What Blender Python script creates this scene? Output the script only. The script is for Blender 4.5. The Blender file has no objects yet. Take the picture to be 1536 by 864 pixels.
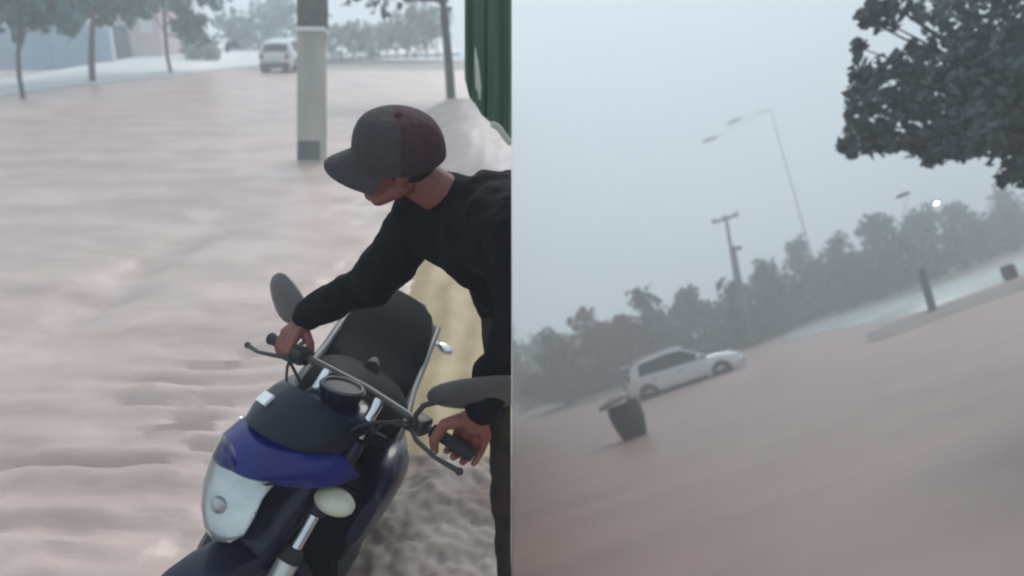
import bpy, bmesh, math, random
import numpy as np
from mathutils import Matrix, Vector, noise

# ------------------------------------------------------------------ camera, world, light
sc = bpy.context.scene
col = sc.collection
F = 1200.0                      # focal length in photo pixels (1536 wide)
H = 2.0                         # eye height over both sheets of water
CAM = Vector((0, 0, H))
nR = Vector((-0.34, 1.0, -0.139)).normalized()      # up of the road side, seen from the camera
nL = Vector((0.0, 1.0, 392 / 1200.0)).normalized()  # up of the street side, seen from the camera
e = Vector((0, 0, -1))
yR = (e - nR * e.dot(nR)).normalized()
xR = yR.cross(nR)
M3 = Matrix((xR, yR, nR))       # camera axes -> world
xL = Vector((1, 0, 0)); yL = nL.cross(xL)
ML3 = M3 @ Matrix((xL, yL, nL)).transposed()
ML = Matrix.Translation(CAM) @ ML3.to_4x4() @ Matrix.Translation((0, 0, -H))
MR = Matrix.Identity(4)
MLi = ML.inverted()
RIGHT = M3 @ Vector((1, 0, 0))

cam_d = bpy.data.cameras.new('camera')
cam = bpy.data.objects.new('camera', cam_d); col.objects.link(cam)
cam.matrix_world = Matrix.Translation(CAM) @ M3.to_4x4()
cam_d.sensor_width = 36; cam_d.lens = 36 * F / 1536
cam_d.clip_start = 0.05; cam_d.clip_end = 3000
cam_d.dof.use_dof = True
cam_d.dof.focus_distance = 2.45
cam_d.dof.aperture_fstop = 1.9
sc.camera = cam

SUN_EL, SUN_AZ = math.radians(52), math.radians(35)   # azimuth from +Y towards +X
w = bpy.data.worlds.new('World'); sc.world = w; w.use_nodes = True
nt = w.node_tree
bg = nt.nodes['Background']
sky = nt.nodes.new('ShaderNodeTexSky'); sky.sky_type = 'NISHITA'; sky.sun_disc = False
sky.sun_elevation = SUN_EL; sky.sun_rotation = SUN_AZ
sky.air_density = 1.0; sky.dust_density = 6.0; sky.ozone_density = 1.0
hsv = nt.nodes.new('ShaderNodeHueSaturation'); hsv.inputs['Saturation'].default_value = 0.45
nt.links.new(sky.outputs[0], hsv.inputs['Color'])
mixc = nt.nodes.new('ShaderNodeMix'); mixc.data_type = 'RGBA'; mixc.inputs[0].default_value = 0.72
nt.links.new(hsv.outputs[0], mixc.inputs[6]); mixc.inputs[7].default_value = (3.6, 4.5, 5.15, 1)   # overcast veil
nt.links.new(mixc.outputs[2], bg.inputs['Color'])
bg.inputs['Strength'].default_value = 0.09

sun_d = bpy.data.lights.new('sun', 'SUN'); sun_d.energy = 1.2; sun_d.angle = math.radians(25); sun_d.color = (1, .98, .95)
sun = bpy.data.objects.new('sun', sun_d); col.objects.link(sun)
sd = Vector((math.sin(SUN_AZ) * math.cos(SUN_EL), math.cos(SUN_AZ) * math.cos(SUN_EL), math.sin(SUN_EL)))
sun.rotation_euler = sd.to_track_quat('Z', 'Y').to_euler()
sun.location = (0, 0, 30)

sc.view_settings.view_transform = 'Standard'; sc.view_settings.look = 'None'
sc.view_settings.exposure = 1.05; sc.view_settings.gamma = 1
sc.render.engine = 'CYCLES'
sc.cycles.use_denoising = True
sc.cycles.max_bounces = 6; sc.cycles.volume_bounces = 2
sc.cycles.pixel_filter_type = 'BLACKMAN_HARRIS'; sc.cycles.filter_width = 2.2

# ------------------------------------------------------------------ measuring helpers
XL_ = ML3.transposed() @ M3     # camera axes -> street-local axes
def camL(px, py, z):
    v = Vector(((px - 768) / F * z, (432 - py) / F * z, -z))
    return XL_ @ v + CAM
def camR(px, py, z):
    v = Vector(((px - 768) / F * z, (432 - py) / F * z, -z))
    return M3 @ v + CAM
def groundL(px, py, h=0):
    d = camL(px, py, 1) - CAM; t = (h - H) / d.z; return CAM + d * t
def groundR(px, py, h=0):
    d = camR(px, py, 1) - CAM; t = (h - H) / d.z; return CAM + d * t

# ------------------------------------------------------------------ materials
MATS = {}
def mat(name, c, rough=.6, var=.12, scale=6., bump=0., metal=0., spec=.5, coat=0., c2=None, detail=6, trans=0., stretch=None, fine=0.):
    m = bpy.data.materials.new(name); m.use_nodes = True
    n = m.node_tree.nodes; l = m.node_tree.links
    b = n['Principled BSDF']
    b.inputs['Roughness'].default_value = rough; b.inputs['Metallic'].default_value = metal
    b.inputs['Specular IOR Level'].default_value = spec; b.inputs['Coat Weight'].default_value = coat
    b.inputs['Transmission Weight'].default_value = trans
    tc = n.new('ShaderNodeTexCoord'); src = tc.outputs['Object']
    if stretch:
        mp = n.new('ShaderNodeMapping'); mp.inputs['Scale'].default_value = stretch
        l.new(src, mp.inputs[0]); src = mp.outputs[0]
    t = n.new('ShaderNodeTexNoise'); t.inputs['Scale'].default_value = scale; t.inputs['Detail'].default_value = detail
    l.new(src, t.inputs['Vector'])
    r = n.new('ShaderNodeValToRGB'); l.new(t.outputs['Fac'], r.inputs[0])
    r.color_ramp.elements[0].position = .3; r.color_ramp.elements[1].position = .7
    a = c2 if c2 else tuple(x * (1 - var) for x in c); bb = c if c2 else tuple(min(1, x * (1 + var)) for x in c)
    r.color_ramp.elements[0].color = (*a, 1); r.color_ramp.elements[1].color = (*bb, 1)
    l.new(r.outputs[0], b.inputs['Base Color'])
    if bump:
        bp = n.new('ShaderNodeBump'); bp.inputs['Strength'].default_value = bump; bp.inputs['Distance'].default_value = .02
        l.new(t.outputs['Fac'], bp.inputs['Height']); l.new(bp.outputs[0], b.inputs['Normal'])
        if fine:
            t2 = n.new('ShaderNodeTexNoise'); t2.inputs['Scale'].default_value = scale * 7; t2.inputs['Detail'].default_value = 4
            l.new(src, t2.inputs['Vector'])
            b2 = n.new('ShaderNodeBump'); b2.inputs['Strength'].default_value = fine; b2.inputs['Distance'].default_value = .03
            l.new(t2.outputs['Fac'], b2.inputs['Height']); l.new(bp.outputs[0], b2.inputs['Normal']); l.new(b2.outputs[0], b.inputs['Normal'])
    MATS[name] = m
    return m

mat('street_water', (.66, .505, .45), .36, c2=(.46, .34, .30), scale=.9, bump=.35, spec=.35, stretch=(.7, 1.5, 1), fine=.45)
mat('road_water', (.29, .195, .168), .45, c2=(.235, .157, .136), scale=.5, bump=.2, spec=.35, stretch=(.5, 1.2, 1), fine=.3)
mat('mud', (.42, .31, .155), .6, c2=(.33, .235, .115), scale=2.2, bump=.5)
mat('pink_silt', (.40, .315, .30), .5, c2=(.30, .24, .235), scale=.8, bump=.3)
mat('pavement', (.66, .66, .66), .6, var=.1, scale=1.2)
mat('wet_road', (.33, .37, .36), .3, var=.12, scale=.3)
mat('bank_earth', (.17, .14, .12), .8, var=.3, scale=1.3, bump=.4)
mat('embankment', (.40, .35, .32), .8, c2=(.30, .26, .24), scale=1., bump=.4)
mat('verge_mud', (.16, .125, .11), .6, c2=(.10, .08, .072), scale=.8, bump=.4)
mat('concrete', (.52, .49, .41), .8, c2=(.36, .34, .29), scale=3., bump=.3, stretch=(1, 1, .25))
mat('dark_concrete', (.14, .14, .13), .8, var=.25, scale=5., bump=.3)
mat('galvanised', (.34, .36, .38), .5, var=.12, scale=4.)
mat('pole_grey', (.16, .17, .18), .6, var=.15, scale=4.)
mat('bark', (.055, .05, .05), .85, var=.3, scale=9., bump=.5, stretch=(1, 1, .3))
mat('leaf', (.115, .145, .14), .8, c2=(.075, .098, .10), scale=2., spec=.2)
mat('leaf_far', (.034, .066, .036), .6, c2=(.016, .030, .02), scale=.6)
mat('leaf_teal', (.06, .22, .22), .6, c2=(.03, .12, .13), scale=.6)
mat('leaf_red', (.17, .05, .035), .6, c2=(.09, .035, .026), scale=.8)
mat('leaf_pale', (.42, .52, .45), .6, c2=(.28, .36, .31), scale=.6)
mat('blue_wall', (.36, .50, .60), .7, var=.08, scale=.8)
mat('pink_wall', (.66, .50, .50), .75, var=.08, scale=.8)
mat('white_wall', (.72, .72, .70), .75, var=.06, scale=.8)
mat('shade_glass', (.05, .065, .07), .15, var=.1)
mat('white_paint', (.78, .80, .79), .3, var=.05, scale=2., coat=.6)
mat('car_glass', (.02, .028, .03), .2, var=.1, spec=.3)
mat('dark_plastic', (.035, .035, .038), .5, var=.2, scale=8., bump=.1)
mat('rubber', (.022, .022, .024), .8, var=.2, scale=20., bump=.2)
mat('chrome', (.72, .73, .74), .18, var=.1, scale=15., metal=1.)
mat('alloy', (.62, .60, .58), .38, var=.12, scale=12., metal=.6)
mat('blue_paint', (.0015, .007, .15), .3, var=.3, scale=5., coat=.3, spec=.3)
mat('navy_paint', (.006, .007, .030), .32, var=.25, scale=5., coat=.25, spec=.3)
mat('black_paint', (.006, .0065, .009), .55, var=.2, scale=6., spec=.08)
mat('vinyl', (.005, .005, .0065), .75, var=.25, scale=40., bump=.15, spec=.06)
mat('grey_panel', (.10, .105, .11), .42, var=.15, scale=6.)
mat('visor', (.006, .010, .022), .3, var=.1, spec=.25)
mat('lens', (.78, .84, .80), .16, c2=(.55, .62, .60), scale=9., coat=1., spec=.6)
mat('head_glass', (.98, 1., .985), .04, var=.02, trans=1., spec=.5)
mat('reflector', (.90, .92, .90), .28, c2=(.62, .66, .64), scale=14., metal=.55)
mat('bulb_grey', (.30, .33, .32), .3, var=.1)
mat('signal_lens', (.62, .60, .45), .3, var=.1, scale=14., coat=.5)
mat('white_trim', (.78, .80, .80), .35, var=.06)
mat('red_lens', (.30, .02, .02), .25, var=.1, coat=.6)
mat('mirror_back', (.085, .08, .08), .4, var=.15, scale=9.)
mat('skin', (.27, .085, .058), .5, c2=(.17, .052, .036), scale=7., bump=.12)
mat('nail', (.52, .33, .28), .3, var=.08)
mat('hair', (.012, .01, .01), .6, var=.2, scale=60., bump=.3)
mat('shirt', (.0075, .006, .008), .9, var=.3, scale=22., bump=.3, spec=.12)
mat('trousers', (.040, .028, .021), .85, var=.3, scale=14., bump=.3, spec=.15)
mat('cap_front', (.048, .038, .041), .85, var=.15, scale=60., bump=.3)
mat('cap_back', (.050, .017, .022), .85, var=.2, scale=60., bump=.3)
mat('tarp_green', (.05, .125, .058), .55, c2=(.03, .078, .042), scale=2.0, stretch=(3, 3, .3), bump=.2)
mat('tarp_edge', (.55, .55, .48), .6, var=.1)
mat('bin_grey', (.026, .023, .024), .6, var=.25, scale=5., bump=.2)
mat('foam', (.44, .365, .325), .7, c2=(.20, .145, .118), scale=5., bump=.4, detail=8, spec=.25)

# ------------------------------------------------------------------ mesh builder
class MB:
    def __init__(s): s.v = []; s.f = []
    def add(s, vs, fs):
        k = len(s.v); s.v += [tuple(v) for v in vs]; s.f += [tuple(i + k for i in f) for f in fs]; return s
    def box(s, c, d, R=None, bev=0.0):
        c = Vector(c); bm = bmesh.new(); bmesh.ops.create_cube(bm, size=1)
        bmesh.ops.scale(bm, vec=d, verts=bm.verts)
        if bev: bmesh.ops.bevel(bm, geom=bm.edges[:] , offset=bev, segments=2, affect='EDGES', profile=.6)
        bm.verts.ensure_lookup_table()
        vs = [(R @ v.co if R else v.co) + c for v in bm.verts]
        s.add(vs, [[v.index for v in f.verts] for f in bm.faces]); bm.free(); return s
    def tube(s, pts, rad, n=10, cap=True):
        pts = [Vector(p) for p in pts]
        if not hasattr(rad, '__len__'): rad = [rad] * len(pts)
        rings = []; ref = None
        for i, p in enumerate(pts):
            t = (pts[min(i + 1, len(pts) - 1)] - pts[max(i - 1, 0)]).normalized()
            if ref is None: ref = t.orthogonal().normalized()
            ref = (ref - t * ref.dot(t)).normalized(); b = t.cross(ref)
            rings.append([p + (ref * math.cos(a) + b * math.sin(a)) * rad[i] for a in (2 * math.pi * k / n for k in range(n))])
        return s.loft(rings, cap)
    def loft(s, rings, cap=True, closed=True):
        n = len(rings[0]); vs = [v for r in rings for v in r]; fs = []
        for i in range(len(rings) - 1):
            for k in range(n if closed else n - 1):
                a = i * n + k; b = i * n + (k + 1) % n
                fs.append((a, b, b + n, a + n))
        if cap and closed:
            fs.append(tuple(range(n))[::-1]); fs.append(tuple(range((len(rings) - 1) * n, len(rings) * n)))
        return s.add(vs, fs)
    def ell(s, c, r, R=None, n=16, m=10):
        c = Vector(c); rings = []
        for i in range(m + 1):
            t = math.pi * (i / m) ; t = min(max(t, .02), math.pi - .02)
            ring = []
            for k in range(n):
                a = 2 * math.pi * k / n
                v = Vector((r[0] * math.sin(t) * math.cos(a), r[1] * math.sin(t) * math.sin(a), -r[2] * math.cos(t)))
                ring.append((R @ v if R else v) + c)
            rings.append(ring)
        return s.loft(rings)
    def torus(s, c, R0, r, axis='y', n=36, m=10, sq=1.0):
        rings = []
        for i in range(n):
            a = 2 * math.pi * i / n; ring = []
            for k in range(m):
                b = 2 * math.pi * k / m; q = R0 + r * math.cos(b); h = r * sq * math.sin(b)
                v = (q * math.cos(a), h, q * math.sin(a)) if axis == 'y' else (q * math.cos(a), q * math.sin(a), h)
                ring.append(Vector(v) + Vector(c))
            rings.append(ring)
        rings.append(rings[0]); return s.loft(rings, cap=False)
    def xf(s, M):
        s.v = [tuple(M @ Vector(v)) for v in s.v]; return s
    def build(s, name, m, parent=None, M=None, cut=None, smooth=True, kind=None, base=None, weld=False):
        """base: subtract a point; cut: 'L' or 'R' trims at the border between the two places (coords in that place)"""
        me = bpy.data.meshes.new(name); me.from_pydata(s.v, [], s.f)
        bm = bmesh.new(); bm.from_mesh(me)
        if weld: bmesh.ops.remove_doubles(bm, verts=bm.verts, dist=1e-4)
        bmesh.ops.recalc_face_normals(bm, faces=bm.faces)
        if cut: trim(bm, cut)
        if base is not None: bmesh.ops.translate(bm, vec=-Vector(base), verts=bm.verts)
        bm.to_mesh(me); bm.free()
        return link(name, me, m, parent, M, smooth, kind)

def trim(bm, cut, off=.002):
    if cut == 'L': co, no = Vector((-off, 0, 0)), Vector((1, 0, 0))
    else: co, no = CAM + RIGHT * .002, -RIGHT
    if not any((v.co - co).dot(no) > 0 for v in bm.verts): return
    r = bmesh.ops.bisect_plane(bm, geom=bm.verts[:] + bm.edges[:] + bm.faces[:], plane_co=co, plane_no=no, clear_outer=True, dist=1e-6)
    ed = [g for g in r['geom_cut'] if isinstance(g, bmesh.types.BMEdge) and g.is_boundary]
    if ed:
        try: bmesh.ops.holes_fill(bm, edges=ed, sides=0)
        except Exception: pass

def link(name, me, m, parent=None, M=None, smooth=True, kind=None):
    if m and not me.materials: me.materials.append(MATS[m])
    if smooth:
        me.polygons.foreach_set('use_smooth', [True] * len(me.polygons))
        try: me.set_sharp_from_angle(angle=math.radians(48))
        except Exception: pass
    o = bpy.data.objects.new(name, me); col.objects.link(o)
    if parent is not None: o.parent = parent
    if M is not None: o.matrix_local = M if parent is not None else M
    if kind: o['kind'] = kind
    return o

def thing(name, label, cat, M, group=None):
    o = bpy.data.objects.new(name, None); col.objects.link(o)
    o.empty_display_size = .2; o.matrix_world = M
    tag(o, label, cat, group); return o
def tag(o, label, cat, group=None):
    o['label'] = label; o['category'] = cat
    if group: o['group'] = group
    return o
T = Matrix.Translation
def Rz(a): return Matrix.Rotation(a, 4, 'Z')

# ------------------------------------------------------------------ the street side: flooded street
def fbm(x, y, s=0.):
    return noise.fractal((x, y, s), 1.0, 2.0, 4)
def gauss(x, y, cx, cy, sx, sy): return math.exp(-((x - cx) / sx) ** 2 - ((y - cy) / sy) ** 2)
troughs = [(150, 440, .34, .5, .05), (200, 398, .28, .45, .045), (262, 362, .3, .55, .045), (318, 330, .42, .75, .07), (215, 252, .4, .9, .05),
           (300, 462, .55, .22, .06), (270, 506, .36, .15, .045), (255, 566, .42, .075, .04), (330, 592, .16, .06, .035), (300, 622, .2, .05, .035),
           (318, 668, .16, .045, .03), (120, 735, .5, .10, .035), (60, 790, .4, .09, .03), (270, 815, .12, .12, .03), (95, 830, .12, .06, .02), (120, 478, .5, .5, .05), (60, 505, .5, .4, .05), (175, 425, .3, .4, .05), (240, 380, .3, .4, .04), (390, 290, .5, .7, .05),
           (420, 430, .18, .14, .05), (250, 640, .3, .05, .035), (225, 600, .25, .05, .04), (160, 690, .35, .05, .035), (40, 690, .3, .06, .03), (310, 540, .3, .06, .04), (380, 520, .14, .08, .035)]
TR = [(*groundL(a, b).xy, sx, sy, h) for a, b, sx, sy, h in troughs]
def water_h(x, y):
    near = 1 / (1 + (y / 7.) ** 2)
    h = .030 * fbm(x * 1.1 + 3, y * 2.4, 1.) + .022 * near * fbm(x * 2.6, y * 6.5, 4.)
    h += .012 * near * math.sin(y * 24 + 1.5 * fbm(x * 1.5, y, 9.)) * gauss(x, y, -1.7, 4.0, .8, .9)
    h += .026 * fbm(x * .8 + y * .35, y * .22 - x * .1, 7.)
    h += .034 * near * fbm(x * 2.4 - y * .5, y * .75, 11.) + .014 * near * fbm(x * 6 - y * 2, y * 3.2, 13.)
    for cx, cy, sx, sy, q in TR:
        if abs(x - cx) < 3 * sx and abs(y - cy) < 4 * sy:
            h -= (1.15 if cy > 5 else 2.0) * q * gauss(x, y, cx, cy, sx, sy) * (1 + .25 * fbm(x * 3, y * 3, 2.))
            h += q * (.0 if cy > 5 else .4) * gauss(x, y, cx, cy - 1.5 * sy, sx, sy)
    return h
ys = np.concatenate([np.linspace(.6, 1.6, 18), 1.6 * (40 / 1.6) ** np.linspace(0.01, 1, 270)])
NU = 130
b = MB(); vs = []
for y in ys:
    for k in range(NU):
        u = k / (NU - 1); x = -.002 - (u ** 1.1) * (y * .72 + 3.2)
        vs.append((x, y, water_h(x, y)))
fs = [(i * NU + k, i * NU + k + 1, (i + 1) * NU + k + 1, (i + 1) * NU + k) for i in range(len(ys) - 1) for k in range(NU - 1)]
b.add(vs, fs).build('flood_water', 'street_water', M=ML, kind='structure')

# solid ground below that water, its side a steep earth face towards the lower road
b = MB()
prof = [(0.3, -.25), (60, -.25), (60, -34), (0.3, -3)]
b.add([(-.01, y, z) for y, z in prof] + [(-60, y, z) for y, z in prof], [(0, 1, 2, 3), (7, 6, 5, 4), (0, 4, 5, 1), (1, 5, 6, 2), (2, 6, 7, 3), (3, 7, 4, 0)])
b.build('ground', 'embankment', M=ML, kind='structure', smooth=False)

# mud bank along the right of the street, khaki sand just clear of the water
def bank_h(x, y):
    edge = -1.02 - .045 * (y - 3) - .12 * fbm(y * .9, 3., 1.) if y < 8 else -1.25 - .11 * (y - 8) - .2 * fbm(y * .4, 3., 1.)
    d = x - edge
    top = .10 if y < 8 else .10 + .22 * min(1, (y - 8) / 6)
    s = max(0., min(1., d / (.75 if y < 8 else 1.3)))
    s = s * s * (3 - 2 * s)
    h = -.10 + (top + .10) * s + .02 * fbm(x * 3, y * 3, 5.) * s + .012 * math.sin(x * 26 + 2 * fbm(x * 2, y * 1.5, 8.)) * s * (1 if y < 8 else .2)
    return h
ys2 = 2.35 * (21.5 / 2.35) ** np.linspace(0, 1, 150)
b = MB(); NX = 60; vs = []
for y in ys2:
    wd = 1.7 if y < 8 else 1.7 + .16 * (y - 8)
    for k in range(NX):
        x = -.004 - wd * k / (NX - 1); vs.append((x, y, bank_h(x, y) - max(0, (y - 20.5)) * .6))
fs = [(i * NX + k, i * NX + k + 1, (i + 1) * NX + k + 1, (i + 1) * NX + k) for i in range(len(ys2) - 1) for k in range(NX - 1)]
mb_ = b.add(vs, fs).build('mud_bank', 'mud', M=ML, kind='structure')
mb_.data.materials.append(MATS['pink_silt'])
for p_ in mb_.data.polygons:
    if p_.center.y > 7.6 + .5 * noise.noise((p_.center.x * 2, 0, 3)): p_.material_index = 1

# far pavement beyond the water
pa = [groundL(-260, 168), groundL(0, 147), groundL(135, 128), groundL(255, 115), groundL(345, 104), groundL(445, 92), groundL(560, 84), groundL(690, 80)]
vs = []; fs = []
for p in pa:
    q = p + Vector((0, 40, 0)); vs += [(p.x, p.y, -.2), (p.x, p.y, .06), (p.x, p.y + .25, .09), (q.x * 1.6, 75, .5)]
for i in range(len(pa) - 1):
    for k in range(3): fs.append((i * 4 + k, i * 4 + k + 1, i * 4 + 5 + k, i * 4 + 4 + k))
MB().add(vs, fs).build('pavement', 'pavement', M=ML, kind='structure', cut='L')

# ------------------------------------------------------------------ trees
def leaf_quad(rng, c, L, W, d=None, up=None):
    d = d or Vector((rng.gauss(0, 1), rng.gauss(0, 1), rng.gauss(0, .8) - .4)).normalized()
    s = d.cross(up or Vector((rng.gauss(0, 1), rng.gauss(0, 1), rng.gauss(0, 1))))
    if s.length < 1e-4: s = d.orthogonal()
    s.normalize(); n = s.cross(d)
    return [c - d * L * .5, c - d * L * .15 + s * W * .42 + n * W * .1, c + d * L * .22 + s * W * .5 + n * W * .12, c + d * L * .5 - n * W * .1,
            c + d * L * .22 - s * W * .5 + n * W * .12, c - d * L * .15 - s * W * .42 + n * W * .1]
LF = [(0, 1, 2, 3), (0, 3, 4, 5)]
def blob_crown(rng, blobs, n, L, W):
    b = MB()
    tot = sum(r ** 2 for _, r in blobs)
    for c, r in blobs:
        # small clumps inside the blob
        for _ in range(max(1, int(n * r * r / tot / 9))):
            v = Vector((rng.gauss(0, 1), rng.gauss(0, 1), rng.gauss(0, 1))).normalized() * (rng.random() ** .5) * r
            for _ in range(9):
                q = c + v + Vector((rng.gauss(0, 1), rng.gauss(0, 1), rng.gauss(0, 1))) * r * .14
                k = rng.uniform(.6, 1.3)
                b.add(leaf_quad(rng, q, L * k, W * k), LF)
    return b
def tree(name, M, path, rads, blobs, label, cat, group, side, n=1400, L=.5, W=.3, lm='leaf_far', seed=1, limbs=True, trunk_m='bark'):
    """path, blobs in place coords; M is the place matrix"""
    rng = random.Random(seed); base = Vector(path[0])
    root = thing(name, label, cat, M @ T(base), group)
    tr = MB().tube(path, rads, 9)
    if limbs and blobs:
        top = Vector(path[-1])
        st = [Vector(p) for p in path[len(path) // 2:]]
        for c, r in blobs:
            a = rng.choice(st); mid = a.lerp(c, .5) + Vector((0, 0, -.1 * (c - a).length))
            tr.tube([a, mid, c], [rads[-1] * .7, rads[-1] * .45, rads[-1] * .15], 6)
    tr.build('trunk', trunk_m, root, cut=side, base=base)
    if blobs:
        o = blob_crown(rng, blobs, n, L, W).build('crown', lm, root, cut=side, base=base, smooth=False)
    return root

# street trees: thin, with low teal crowns cut by the top of the picture
def street_tree(pp, rad, dz, crown, label, seed, lm='leaf_teal', n=900, name='street_tree', L=.42):
    g = groundL(*pp[0]); dep = (g - CAM).dot(XL_ @ Vector((0, 0, -1)))
    path = [camL(x, y, dep) for x, y in pp]; path[0].z -= .25
    path.append(path[-1] + Vector((.05, 0, 2.2)))
    blobs = [(camL(x, y, dep + d), r) for x, y, d, r in crown]
    return tree(name, ML, path, [.72 * rad * (1 - .45 * i / len(path)) for i in range(len(path))], blobs, label, 'tree', 'young trees along the flooded street', 'L', n=n, L=L, W=L * .6, lm=lm, seed=seed)
street_tree([(35, 148), (29, 115), (27, 80), (32, 48)], .10, 0, [(20, -60, 0, 1.6), (70, -30, 1, 1.5), (-60, -40, 1, 1.7), (40, 10, 2, .8), (90, 22, 1.5, .6)], 'thin curved street tree nearest the left edge with teal crown', 3, n=1500)
street_tree([(138, 126), (137, 90), (138, 50), (140, 20)], .17, 0, [(140, -60, 0, 1.9), (110, 8, .5, .8), (165, 0, .5, .9), (105, 40, .6, .45), (152, 22, .5, .5), (200, 6, 1, .7)], 'straight thicker street tree between blue wall and pink house', 5, n=1500)
street_tree([(258, 113), (251, 85), (248, 50), (246, 20)], .12, 0, [(250, -60, 0, 1.8), (285, 30, 2, .9), (300, 48, 2, .7), (290, -10, 1, 1.2), (215, -20, 1, 1.0), (345, 62, 2.4, .35)], 'leaning thin street tree just right of the pink house', 9, n=1500)
street_tree([(677, 147), (673, 95), (668, 40), (664, 0)], .20, 0, [(600, -70, 0, 1.7), (560, -24, .4, .6), (690, -90, 0, 1.4), (532, -8, 1.2, .45), (640, -40, 1, .8)], 'slim dark tree on the mud bank beside the green tarpaulin', 12, lm='leaf', n=1500, L=.3)
street_tree([(12, 92), (9, 66), (5, 30), (2, 0)], .16, 0, [(0, -50, 0, 1.8), (45, -10, 1, 1.3), (70, 14, 1, 1.0)], 'dim street tree cut by the left edge, behind the curved one', 15, n=1200)
def hedge(px0, px1, py_b, py_t, label, seed, lm, name='bush', n=900):
    rng = random.Random(seed); g0 = groundL(px0, py_b); g1 = groundL(px1, py_b)
    dep = (g0 - CAM).dot(XL_ @ Vector((0, 0, -1))); hh = (py_b - py_t) / F * dep
    base = (g0 + g1) / 2; root = thing(name, label, 'bush', ML @ T(base), 'bushes beyond the flooded street')
    bl = []
    for i in range(6):
        c = g0.lerp(g1, (i + .5) / 6) + Vector((0, rng.uniform(0, 1), hh * rng.uniform(.4, .62))); bl.append((c, hh * rng.uniform(.34, .46)))
    tr = MB()
    for c, r in bl: tr.tube([Vector((c.x, c.y, -.1)), c], [.06, .02], 6)
    tr.build('stem', 'bark', root, base=base)
    blob_crown(rng, bl, n, .4, .26).build('crown', lm, root, base=base, smooth=False, cut='L')
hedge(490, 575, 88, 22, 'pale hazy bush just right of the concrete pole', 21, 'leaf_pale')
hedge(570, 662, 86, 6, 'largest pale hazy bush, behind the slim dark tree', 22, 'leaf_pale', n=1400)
hedge(335, 390, 82, 20, 'teal bush behind the white car', 23, 'leaf_teal')
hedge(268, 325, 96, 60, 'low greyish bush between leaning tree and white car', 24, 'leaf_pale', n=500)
hedge(395, 445, 78, -10, 'tall teal bush right behind the car and concrete pole', 25, 'leaf_teal', n=1100)

# far walls and the pink house
def far_pt(px, py, z): return camL(px, py, z)
g = groundL(105, 100); wx0, wx1, wy = groundL(-160, 100).x, groundL(172, 100).x, g.y
root = thing('boundary_wall', 'pale blue boundary wall behind the left street trees', 'wall', ML @ T((0, wy, 0)))
zt = H + (wy) * (camL(100, 36, 1).z - H) / camL(100, 36, 1).y
MB().box(((wx0 + wx1) / 2, 0, zt / 2 - .1), (wx1 - wx0, .25, zt + .2)).build('wall', 'blue_wall', root, smooth=False)
MB().box(((wx0 + wx1) / 2, 0, zt + .06), (wx1 - wx0 + .1, .36, .12)).build('coping', 'white_wall', root, smooth=False)
for k in range(6):
    MB().box((wx1 - .2 - k * 3.1, -.17, zt / 2), (.32, .1, zt)).build('pier', 'blue_wall', root, smooth=False)
hg = groundL(215, 92); hx0, hx1 = groundL(174, 92).x, groundL(246, 92).x
root = thing('house', 'small pink house with a dark doorway beyond the street', 'house', ML @ T((0, hg.y, 0)))
hb = MB(); hw = hx1 - hx0
hb.box(((hx0 + hx1) / 2, 3, 2.1), (hw, 6, 4.6)); hb.build('wall', 'pink_wall', root, smooth=False)
MB().box(((hx0 + hx1) / 2, 2.9, 4.5), (hw + .6, 6.8, .18)).build('roof', 'white_wall', root, smooth=False)
d_ = MB().box((hx0 + .55, -.04, 1.0), (.85, .1, 2.1)).build('door', 'shade_glass', root, smooth=False)
MB().box((hx0 + .85, -.11, 1.0), (.04, .06, .14)).build('handle', 'chrome', d_, smooth=False)
wn = MB().box((hx1 - .75, -.03, 2.0), (.9, .08, .9)).build('window', 'pink_wall', root, smooth=False)
for dx in (-.2, .2): MB().box((hx1 - .75 + dx, -.09, 2.0), (.34, .03, .76)).build('pane', 'white_wall', wn, smooth=False)

# concrete pole with a pale painted lower shaft
g = groundL(468, 240)
dep = (g - CAM).dot(XL_ @ Vector((0, 0, -1)))
k = dep / F
zb = (camL(467, 42, dep) - g).z
root = thing('utility_pole', 'thick square concrete pole standing in the flooded street', 'pole', ML @ T(g) @ (camL(468, 42, dep) - g).to_track_quat('Z', 'Y').to_matrix().to_4x4() @ Rz((camL(468, 42, dep) - g).to_track_quat('Z', 'Y').to_euler().z * -1))
MB().box((0, 0, zb / 2 - .1), (40 * k, 24 * k, zb + .2), bev=.03).build('painted_shaft', 'concrete', root)
MB().box((0, 0, zb + .04), (46 * k, 30 * k, .08), bev=.015).build('collar', 'white_wall', root)
MB().box((0.01, 0, zb + 2.58), (42 * k, 26 * k, 5.0), bev=.03).build('shaft', 'dark_concrete', root)
MB().box((-.02, -.012, .13), (34 * k, 24 * k, .30), bev=.02).build('base_plinth', 'dark_concrete', root)

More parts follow.
